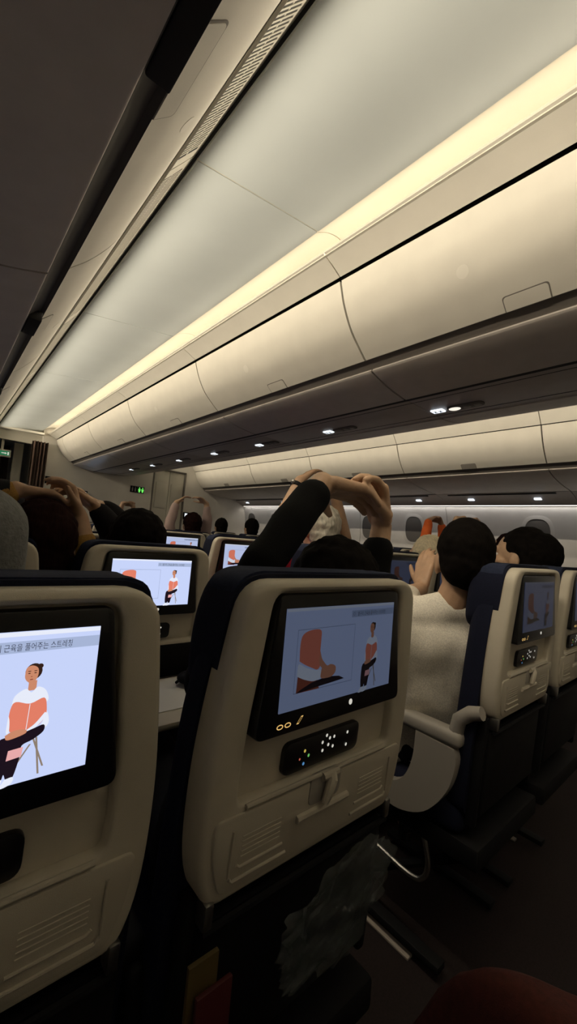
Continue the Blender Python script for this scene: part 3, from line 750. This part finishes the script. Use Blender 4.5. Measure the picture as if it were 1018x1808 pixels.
# magazines and plastic bag in the pocket of the middle seat
for i, (x0, x1, m, lb) in enumerate(((.272, .312, MT['magy'], 'yellowish magazine edge in the pocket under the middle screen'), (.280, .328, MT['magr'], 'dark red printed card in the pocket under the middle screen'))):
    mb = MB(); y = .418 - .010 * i; mb.box((x0, y, .62 - .02 * i), (x1, y + .006, .700 - .030 * i), .001); in_world('magazine', mb, m, lb, 'magazine', 'papers in the seat pocket')
mb = MB(); 
rings = []
for j in range(34):
    th = math.pi * j / 33; r = []
    for i in range(60):
        q = 2 * math.pi * i / 60; p = V((math.sin(th) * math.cos(q), math.sin(th) * math.sin(q), math.cos(th)))
        k = 1 + .5 * noise.noise(p * 2.6 + V((3, 1, 2))) + .30 * abs(noise.noise(p * 6)) + .12 * abs(noise.noise(p * 14))
        r.append((.500 + p.x * .095 * k, .392 + p.y * .022 * k, .672 + p.z * .048 * k + .35 * p.x * .095))
    rings.append(r)
mb.loops(rings); in_world('plastic_bag', mb, MT['plastic'], 'crumpled clear plastic bag stuffed in the pocket under the middle screen', 'plastic bag', None, 20)
# dark red blanket over the seat beside the camera
mb = MB(); n = 30; rings = []
for i in range(n + 1):
    u = i / n; x = .628 + .235 * u; yf = .325 - (1.12 * (x - .653) if x > .653 else 0); row = []
    e = 1 - (2 * u - 1) ** 8
    for j in range(n + 1):
        w = j / n; y = -.24 + (yf + .24) * w; f = 1 - max(0, (w - .86) / .14) ** 2.5
        row.append((x, y + .012 * (1 - f), .478 + (.150 - .060 * u + .010 * noise.noise(V((x * 12, y * 9, 1)))) * e * f))
    rings.append(row + [(x, yf, .470), (x, -.24, .470)])
mb.loops(rings)
in_world('blanket', mb, MT['blanket'], 'dark red folded blanket on the nearest seat at the bottom right corner', 'blanket', None, 60)

# ================================================================== PEOPLE
SKIN = dict(light=mat('skin_light', (.56, .365, .235), .5, noise_amt=.12, noise_scale=26, bump=.2, bump_scale=260), tan=mat('skin_tan', (.47, .295, .185), .5, noise_amt=.12, noise_scale=26, bump=.2, bump_scale=260))
def cloth(name, c, sc=300, b=.4): return mat(name, c, .9, noise_amt=.15, noise_scale=sc, bump=b, bump_scale=sc * 2, spec=.2)
CL_ = dict(black=cloth('black_knit', (.0035, .0035, .004)), white=cloth('white_knit', (.82, .77, .67), 240, .6), grey=cloth('grey_fleece', (.20, .205, .20), 120, .8), mustard=cloth('mustard_knit', (.30, .17, .045)),
           dark=cloth('dark_cloth', (.008, .007, .008)), orange=cloth('orange_knit', (.80, .16, .04)), pale=cloth('pale_pink_knit', (.48, .36, .33)), red=cloth('red_knit', (.62, .03, .06)), maroon=cloth('maroon_knit', (.06, .018, .020)), trousers=cloth('dark_trousers', (.015, .016, .022)))
HAIR = dict(black=mat('hair_black', (.0055, .0042, .0036), .85, noise_amt=.4, noise_scale=30, bump=.5, bump_scale=60, stretch=(6, 1, 1), spec=.06),
            grey=mat('hair_grey', (.46, .43, .36), .5, noise_amt=.35, noise_scale=28, bump=.9, bump_scale=50, stretch=(5, 1, 1)),
            blond=mat('hair_cream', (.66, .57, .38), .6, noise_amt=.2, noise_scale=40, bump=.8, bump_scale=80, stretch=(5, 1, 1)),
            maroon=mat('hair_dark_brown', (.014, .005, .004), .85, noise_amt=.4, noise_scale=30, bump=.5, bump_scale=60, stretch=(6, 1, 1), spec=.06))
EYEW = mat('eye_white', (.7, .68, .64), .3); EYED = mat('eye_dark', (.02, .012, .01), .2); LIP = mat('lip', (.38, .13, .11), .4)

def remeshed(mb, name, m, parent, voxel, smooth=4, rough=0.0, seed=0, scale=12):
    me = bpy.data.meshes.new('tmp'); mb.bm.to_mesh(me); mb.bm.free()
    o = bpy.data.objects.new('tmp', me); COL.objects.link(o)
    r = o.modifiers.new('r', 'REMESH'); r.mode = 'VOXEL'; r.voxel_size = voxel
    if smooth:
        s = o.modifiers.new('s', 'SMOOTH'); s.factor = .5; s.iterations = smooth
    dg = bpy.context.evaluated_depsgraph_get(); dg.update()
    out = bpy.data.meshes.new_from_object(o.evaluated_get(dg)); out.name = name
    bpy.data.objects.remove(o)
    if rough:
        nn = [v.normal.copy() for v in out.vertices]
        for v, q in zip(out.vertices, nn): v.co += q * rough * noise.noise(v.co * scale + V((seed, 0, 0)))
    out.materials.clear(); out.materials.append(m); out.shade_smooth()
    c = bpy.data.objects.new(name, out); COL.objects.link(c)
    if parent:
        for v in out.vertices: v.co -= parent.location
        c.parent = parent; CH.setdefault(parent.name, []).append(c)
    return c

def hand(mb, W, D, N, T, curl=(.25, .35, .3), scale=1.0, spread=0.0, thumb=(.6, .7, .3)):
    W, D = V(W), V(D).normalized(); N0 = V(N); N0 = (N0 - D * N0.dot(D)).normalized(); T = V(T); T = (T - D * T.dot(D) - N0 * T.dot(N0)).normalized(); k = scale
    offs = (.030, .010, -.010, -.029); lens = (.070, .078, .072, .056); mc = (.088, .092, .088, .080)
    for i in range(4):
        b = W + (D * .008 + T * offs[i] * .55) * k; e = W + (D * mc[i] + T * offs[i]) * k
        mb.cap(b, e, .0150 * k, .0112 * k, 12)
        if i < 3: mb.cap(W + (D * .015 + T * (offs[i] * .55 - .006)) * k, W + (D * mc[i] * .92 + T * (offs[i] - .010)) * k, .0125 * k, .0085 * k, 10)
        d = (D + T * spread * (1.5 - i) * .2).normalized(); nrm = (N0 - d * N0.dot(d)).normalized(); p = e
        for j, fr in enumerate((.44, .31, .25)):
            a = curl[j] * (1 + .12 * (i - 1.5) * .5); nd = d * math.cos(a) + nrm * math.sin(a); nrm = nrm * math.cos(a) - d * math.sin(a); d = nd
            q = p + d * lens[i] * fr * k; mb.cap(p, q, (.0089 - .0005 * j) * k, (.0084 - .0007 * j) * k, 10); p = q
    p = W + (D * .022 + T * .022) * k; d = (D * thumb[0] + T * thumb[1] + N0 * thumb[2]).normalized(); q = p + d * .044 * k
    mb.cap(p, q, .0150 * k, .0112 * k, 12); d2 = (d + D * .35).normalized(); q2 = q + d2 * .032 * k
    mb.cap(q, q2, .0108 * k, .0098 * k, 10); mb.cap(q2, q2 + (d2 + D * .25).normalized() * .024 * k, .0098 * k, .0075 * k, 10)

def frame(yaw, pitch=0, roll=0):
    """columns right, forward, up; yaw 0 looks along +y, positive turns to the right (+x)"""
    return Matrix.Rotation(-yaw, 3, 'Z') @ Matrix.Rotation(pitch, 3, 'X') @ Matrix.Rotation(roll, 3, 'Y')
def head(mb, c, F, k=1.0, ears=True):
    c = V(c); L = lambda x, y, z: c + F @ V((x * k, y * k, z * k)); R = lambda *r: tuple(q * k for q in r)
    mb.ell(L(0, -.008, .012), R(.076, .096, .100), F, 24, 16)
    mb.ell(L(0, .022, -.045), R(.062, .072, .078), F, 20, 14)
    mb.cap(L(-.030, .030, -.085), L(.0, .072, -.100), .028 * k, .022 * k); mb.cap(L(.030, .030, -.085), L(.0, .072, -.100), .028 * k, .022 * k)
    mb.cap(L(0, .086, .012), L(0, .108, -.028), .010 * k, .0145 * k); mb.cap(L(-.012, .094, -.032), L(.012, .094, -.032), .010 * k, .010 * k)
    mb.cap(L(-.036, .076, .022), L(.036, .076, .022), .014 * k, .014 * k)                       # brow
    mb.cap(L(-.036, .066, -.022), L(-.05, .045, -.028), .020 * k, .018 * k); mb.cap(L(.036, .066, -.022), L(.05, .045, -.028), .020 * k, .018 * k)
    mb.cap(L(-.018, .084, -.062), L(.018, .084, -.062), .0085 * k, .0085 * k); mb.cap(L(-.015, .082, -.075), L(.015, .082, -.075), .009 * k, .009 * k)
    if ears:
        for s in (-1, 1):
            mb.ell(L(s * .079, -.008, -.018), R(.010, .020, .032), F, 12, 10); mb.ell(L(s * .077, -.004, -.042), R(.008, .010, .012), F, 10, 8)
def hairpiece(parent, c, F, m, style='short', k=1.0, seed=0, voxel=.006):
    c = V(c); L = lambda x, y, z: c + F @ V((x * k, y * k, z * k)); R = lambda *r: tuple(q * k for q in r)
    mb = MB()
    mb.ell(L(0, -.026, .030), R(.0835, .098, .100), F, 28, 18)
    mb.ell(L(0, -.045, -.010), R(.078, .075, .085), F, 24, 14)
    if style == 'bob':
        mb.ell(L(0, -.060, -.045), R(.088, .075, .110), F, 20, 14); mb.cap(L(-.045, -.065, -.05), L(-.05, -.07, -.16), .05 * k, .04 * k); mb.cap(L(.045, -.065, -.05), L(.05, -.07, -.16), .05 * k, .04 * k)
        mb.ell(L(0, -.075, .02), R(.085, .085, .09), F, 20, 12); mb.cap(L(-.066, -.035, .035), L(-.072, -.060, -.06), .024 * k, .026 * k); mb.cap(L(.066, -.035, .035), L(.072, -.060, -.06), .024 * k, .026 * k)
    if style == 'full': mb.ell(L(0, -.03, .022), R(.092, .108, .108), F, 24, 14); mb.ell(L(0, -.05, -.04), R(.084, .074, .085), F, 20, 12)
    o = remeshed(mb, 'hair', m, parent, voxel * k, 3, .006 if style == 'full' else .0035, seed, 45)
    return o

def person(label, base, hip, neck, headc, yaw, hyaw, hpitch, arms, top, skin='light', hair='black', style='short', voxel=.007, shw=.165, k=1.0, group='people stretching in their seats', cuff=.86, legs=True, hk=1.0, sk=1.0):
    """arms: {'L'/'R': (elbow, wrist, hand direction, palm normal, thumb side, curl, cuff)}"""
    t = thing('person', label, 'person', base, group)
    F = frame(yaw); hip = V(hip); neck = V(neck); headc = V(headc); rt = F @ V((1, 0, 0)); fw = F @ V((0, 1, 0))
    body = MB(); shirt = MB(); tr = MB()
    up_ = (neck - hip).normalized(); sh = neck - up_ * .055
    def torso(mb, g):
        for s in (-1, -.5, 0, .5, 1):
            a = hip + rt * s * .085; m_ = hip.lerp(sh, .5) + rt * s * .080; b = sh - up_ * .06 + rt * s * (shw - .075)
            mb.cap(a, m_, .098 + g, .098 + g); mb.cap(m_, b, .098 + g, .088 + g)
        mb.cap(sh - rt * shw, sh + rt * shw, .050 + g, .050 + g); 
        for s in (-1, 1): mb.cap(neck + up_ * .0, sh + rt * s * (shw - .02), .042 + g, .046 + g)
    torso(body, 0); torso(shirt, .011)
    HF = frame(hyaw, hpitch)
    body.cap(neck - up_ * .02, headc + HF @ V((0, -.022, -.05)) * hk, .052 * hk, .050 * hk)
    head(body, headc, HF, hk)
    for s in (-1, 1):
        h = hip + rt * s * .09; kn = h + fw * .40 + V((0, 0, .01)); ft = V((kn.x, kn.y, 0)) + fw * -.02 + V((0, 0, .09))
        for mb, g in ((body, 0), (tr, .012)): mb.cap(h, kn, .078 + g, .055 + g); mb.cap(kn, ft, .053 + g, .036 + g)
        body.cap(ft - V((0, 0, .04)), ft + fw * .15 - V((0, 0, .055)), .036, .028)
        tr.cap(hip - rt * .08, hip + rt * .08, .112, .112)
    for s, key in ((-1, 'L'), (1, 'R')):
        if key not in arms: continue
        el, wr, D, N, T, curl, cf = arms[key][:7]; hs = arms[key][7] if len(arms[key]) > 7 else 1.0; el, wr = V(el), V(wr); so = sh + rt * s * (shw + .005)
        body.cap(so, el, .046 * sk, .039 * sk); mid = el.lerp(wr, .35); body.cap(el, mid, .040 * sk, .040 * sk); body.cap(mid, wr, .040 * sk, .0265); body.cap(wr, wr + V(D).normalized() * .02, .0265, .023)
        hand(body, wr + V(D).normalized() * .012, D, N, T, curl, hs, 0.0, arms[key][8] if len(arms[key]) > 8 else (.6, .7, .3))
        shirt.cap(so, el, .060 * sk, .051 * sk)
        if cf > 0:
            e2 = el.lerp(wr, cf)
            shirt.cap(el, mid if cf > .35 else e2, .051 * sk, .050 * sk)
            if cf > .35: shirt.cap(mid, e2, .050 * sk, .038 + .012 * (1 - cf))
    remeshed(body, 'body', SKIN[skin], t, voxel, 2)
    remeshed(shirt, 'top', CL_[top], t, max(voxel, .009), 6, .006, hash(label) % 50, 14)
    remeshed(tr, 'trousers', CL_['trousers'], t, .014, 5)
    hairpiece(t, headc, HF, HAIR[hair], style, hk, len(label), max(.005, voxel * .8))
    return t, HF
C3 = (.30, .45, .35)
ORDER = []
z = lambda v: v + H
# the person in the seat behind the middle screen, black sleeves, hands clasped overhead
p3, hf = person('person in black sleeves right behind the middle screen, both arms arched overhead with hands clasped',
    (.56, .68, 0), (.54, .665, .59), (.61, .655, .97), (.688, .64, 1.072), .10, .12, -.25,
    dict(L=((.462, .60, z(-.050)), (.642, .64, z(.128)), (1, -.03, -.06), (-.05, -.25, -1), (.05, 1, -.1), (.22, .28, .25), .80, 1.14),
         R=((.855, .640, 1.10), (.880, .645, z(.050)), (-.50, -.06, .86), (-.86, .06, -.50), (.1, -1, .1), (.62, .55, .40), .58, 1.12, (.80, .12, .55))),
    'black', 'light', 'black', 'full', .0036, shw=.165, hk=1.04, sk=.80)
# man in the white sweater
p1, hf = person('man in white sweater with black hair across the aisle, back turned, left hand raised',
    (1.30, .72, 0), (1.30, .735, .60), (1.225, .625, 1.028), (1.255, .60, z(-.020)), .75, .95, -.06,
    dict(L=((1.13, .76, 1.02), (1.355, .80, z(-.145)), (.34, .10, .85), (.9, -.1, -.3), (.1, 1, .2), (.15, .3, .3), .45),
         R=((1.50, .62, .90), (1.56, .86, .78), (0, 1, -.2), (0, 0, -1), (-1, 0, 0), C3, .85)),
    'white', 'tan', 'black', 'short', .0055, shw=.19, group=None, hk=1.0)
# dark-haired woman
p2, hf = person('dark-haired person at the right, face in profile looking forward past the white-sweater man',
    (1.86, .62, 0), (1.86, .66, .60), (1.86, .62, 1.04), (1.86, .655, z(.006)), .0, -.05, .05,
    dict(L=((1.66, .72, .86), (1.70, .95, .76), (0, 1, -.2), (0, 0, -1), (1, 0, 0), C3, .9), R=((2.05, .72, .86), (2.0, .95, .76), (0, 1, -.2), (0, 0, -1), (-1, 0, 0), C3, .9)),
    'dark', 'light', 'black', 'bob', .0055, shw=.155, group=None)
for s in (-1, 1):
    mb = MB(); c_ = V((1.86, .655, z(.006))) + hf @ V((s * .034, .072, -.002)); mb.ell(c_, (.012, .011, .009), hf, 14, 10); e = mb.build('eye', EYEW, p2, 60, True)
    mb = MB(); c_ = V((1.86, .655, z(.006))) + hf @ V((s * .034, .0805, -.002)); mb.ell(c_, (.006, .0045, .006), hf, 12, 8); mb.build('iris', EYED, e, 60, True)
    mb = MB(); a = V((1.86, .655, z(.006))); mb.cap(a + hf @ V((s * .020, .089, .020)), a + hf @ V((s * .050, .078, .022)), .0035, .0025, 8); mb.build('eyebrow', HAIR['black'], p2, 60, True)
mb = MB(); a = V((1.86, .655, z(.006))); mb.cap(a + hf @ V((-.020, .088, -.066)), a + hf @ V((.020, .088, -.066)), .0065, .0065, 10); mb.build('lips', LIP, p2, 60, True)
# grey-haired person, bare forearms raised, red top, watch
p4, hf = person('grey-haired person in red top beyond the black sleeve, bare forearms raised and wristband on',
    (1.40, 1.45, 0), (1.40, 1.46, .60), (1.395, 1.43, 1.135), (1.425, 1.42, z(.055)), .0, .05, -.1,
    dict(L=((1.15, 1.42, z(.0)), (1.275, 1.42, z(.272)), (.85, .1, .62), (.2, -.2, -1), (0, 1, 0), (.3, .3, .3), -.1),
         R=((1.65, 1.42, z(-.05)), (1.525, 1.42, z(.245)), (-.85, 0, .45), (-.2, -.2, -1), (0, 1, 0), (.4, .4, .3), -.1)),
    'red', 'tan', 'grey', 'full', .007, shw=.16, hk=.95)
mb = MB(); c_ = V((1.262, 1.42, z(.245))); ax = V((.105, 0, .165)).normalized(); u = ax.cross(V((0, 1, 0))); 
mb.loops([[c_ + ax * o + (u * math.cos(q) + V((0, 1, 0)) * math.sin(q)) * r for q in [2 * math.pi * i / 20 for i in range(20)]] for o, r in ((-.010, .029), (-.009, .033), (.009, .033), (.010, .029))]); mb.build('watch', MT['blackm'], p4, 40, True)
mb = MB(); mb.ell(c_ + u * .033, (.010, .012, .012), None, 12, 8); mb.build('watch_face', MT['metal'], p4, 40, True)
# orange sleeves
person('person in bright orange sleeves with hands joined overhead against the window wall', (3.80, 2.20, 0), (3.80, 2.22, .60), (3.82, 2.18, 1.08), (3.85, 2.16, 1.20), 0, 0, 0,
    dict(L=((3.655, 2.15, z(.10)), (3.705, 2.15, z(.295)), (.85, .1, .35), (.2, -.2, -1), (0, 1, 0), (.3, .3, .3), .90),
         R=((4.02, 2.15, z(.12)), (3.95, 2.15, z(.285)), (-.75, 0, .5), (-.2, -.2, -1), (0, 1, 0), (.4, .4, .3), .80)), 'orange', 'tan', 'black', 'short', .009)
# cream-haired head
person('person with cream-coloured hair just left of the white-sweater man, below the orange sleeves', (2.33, 1.42, 0), (2.33, 1.46, .58), (2.33, 1.40, 1.02), (2.33, 1.36, z(-.035)), 0, 0, -.1,
    dict(L=((2.12, 1.5, .84), (2.16, 1.74, .76), (0, 1, -.2), (0, 0, -1), (1, 0, 0), C3, .9), R=((2.54, 1.5, .84), (2.50, 1.74, .76), (0, 1, -.2), (0, 0, -1), (-1, 0, 0), C3, .9)), 'dark', 'light', 'blond', 'full', .009, group=None)
# beige hands above the man's head
person('person hidden behind the white-sweater man, only joined hands showing above his hair', (3.19, 1.52, 0), (3.22, 1.50, .60), (3.25, 1.44, 1.06), (3.25, 1.43, 1.17), 0, 0, 0,
    dict(L=((3.03, 1.52, z(.02)), (3.08, 1.55, z(.262)), (.95, .1, .22), (.2, -.2, -1), (0, 1, 0), (.3, .3, .3), .8),
         R=((3.49, 1.52, z(.02)), (3.455, 1.55, z(.268)), (-.9, 0, .2), (-.2, -.2, -1), (0, 1, 0), (.4, .4, .3), .8)), 'pale', 'light', 'black', 'short', .009)
person('person with dark hair glimpsed between the white-sweater man and the dark-haired woman', (3.66, 1.42, 0), (3.66, 1.46, .60), (3.66, 1.42, 1.10), (3.66, 1.40, z(.075)), 0, 0, 0,
    dict(L=((3.56, 1.5, .84), (3.6, 1.74, .76), (0, 1, -.2), (0, 0, -1), (1, 0, 0), C3, .9), R=((3.87, 1.5, .84), (3.83, 1.74, .76), (0, 1, -.2), (0, 0, -1), (-1, 0, 0), C3, .9)), 'dark', 'light', 'maroon', 'full', .009, group=None)
# left: maroon-haired person with mustard sleeve
person('person with dark maroon hair at the left, one hand clasping the other wrist, mustard sleeve', (.16, 1.46, 0), (.16, 1.46, .58), (.20, 1.44, 1.00), (.245, 1.42, z(-.085)), 0, .1, -.1,
    dict(L=((.02, 1.43, z(-.03)), (.165, 1.42, z(.070)), (1, 0, -.06), (.1, -.3, -1), (0, 1, 0), (.35, .4, .3), .85),
         R=((.385, 1.42, z(-.165)), (.345, 1.42, z(.005)), (-.35, 0, .9), (-.9, 0, -.35), (0, -1, 0), (.7, .6, .4), .55)), 'mustard', 'tan', 'maroon', 'full', .007, hk=1.06)
# dark cap of hair, arms to the left
person('person with black round head over the second bright screen, dark sleeve reaching left', (.53, 1.44, 0), (.53, 1.46, .58), (.53, 1.45, 1.00), (.530, 1.43, z(-.078)), 0, 0, -.1,
    dict(L=((.510, 1.53, z(-.06)), (.430, 1.53, z(.037)), (-.80, 0, .55), (-.4, -.2, -.9), (0, -1, 0), (.45, .6, .5), .93),
         R=((.64, 1.66, z(-.06)), (.475, 1.64, z(.052)), (-.9, -.3, .3), (-.4, -.2, -.9), (0, -1, 0), (.5, .6, .5), .93)), 'dark', 'tan', 'black', 'full', .007, hk=1.02)
# grey fleece at the left edge
person('person in grey fleece at the left edge, only the raised sleeve in the frame', (-.10, .70, 0), (-.10, .72, .58), (-.10, .69, 1.00), (-.12, .68, 1.19), 0, 0, 0,
    dict(L=((-.34, .70, 1.18), (-.26, .70, 1.42), (.6, 0, .8), (.3, -.3, -1), (0, 1, 0), C3, .9), R=((.045, .63, z(-.02)), (-.20, .64, z(.11)), (-.8, 0, .5), (-.3, -.3, -1), (0, 1, 0), C3, .9)), 'grey', 'light', 'black', 'short', .008, shw=.14)
# pale-sleeved person far ahead
person('person in pale pink sleeves far ahead, arms arched overhead near the aisle door', (1.93, 3.80, 0), (1.93, 3.82, .60), (1.94, 3.78, 1.09), (1.95, 3.76, z(.045)), 0, 0, 0,
    dict(L=((1.715, 3.75, z(.02)), (1.765, 3.75, z(.25)), (.75, 0, .6), (.2, -.2, -1), (0, 1, 0), (.4, .4, .3), .85),
         R=((2.13, 3.75, z(.06)), (2.10, 3.75, z(.275)), (-.85, 0, .5), (-.2, -.2, -1), (0, 1, 0), (.4, .4, .3), .75)), 'pale', 'light', 'maroon', 'full', .009)
person('farthest person at the front wall, only bare clasped arms showing over the seats', (1.82, 5.35, 0), (1.82, 5.36, .58), (1.82, 5.32, 1.0), (1.82, 5.30, 1.14), 0, 0, 0,
    dict(L=((1.73, 5.3, z(.10)), (1.765, 5.3, z(.235)), (.8, 0, .4), (.2, -.2, -1), (0, 1, 0), C3, .1),
         R=((1.91, 5.3, z(.08)), (1.91, 5.3, z(.225)), (-.8, 0, .4), (-.2, -.2, -1), (0, 1, 0), C3, .1)), 'dark', 'tan', 'black', 'short', .010)
for i, (x, y, zz, lb) in enumerate(((3.19, 5.23, .08, 'dark-haired person far ahead near the window wall, right of the pale sleeves'), (3.19, 4.46, .09, 'dark-haired person against the window wall just left of the black sleeve'))):
    person(lb, (x, y + .05, 0), (x, y + .08, .62), (x, y + .03, 1.14), (x, y, z(zz)), 0, 0, 0,
        dict(L=((x - .2, y + .15, .84), (x - .16, y + .36, .78), (0, 1, -.2), (0, 0, -1), (1, 0, 0), C3, .9), R=((x + .2, y + .15, .84), (x + .16, y + .36, .78), (0, 1, -.2), (0, 0, -1), (-1, 0, 0), C3, .9)), 'dark', 'tan', 'black', 'full', .010, group=None)

mb = MB(); mb.loops([[(.118 + o, 1.42 + .034 * math.cos(q), z(.062) + .034 * math.sin(q)) for q in [2 * math.pi * i / 16 for i in range(16)]] for o in (-.085, .03)])
p8 = [o for o in COL.objects if o.get('label', '').startswith('person with dark maroon')][0]
mb.build('wristband', MT['blackm'], p8, 40, True)
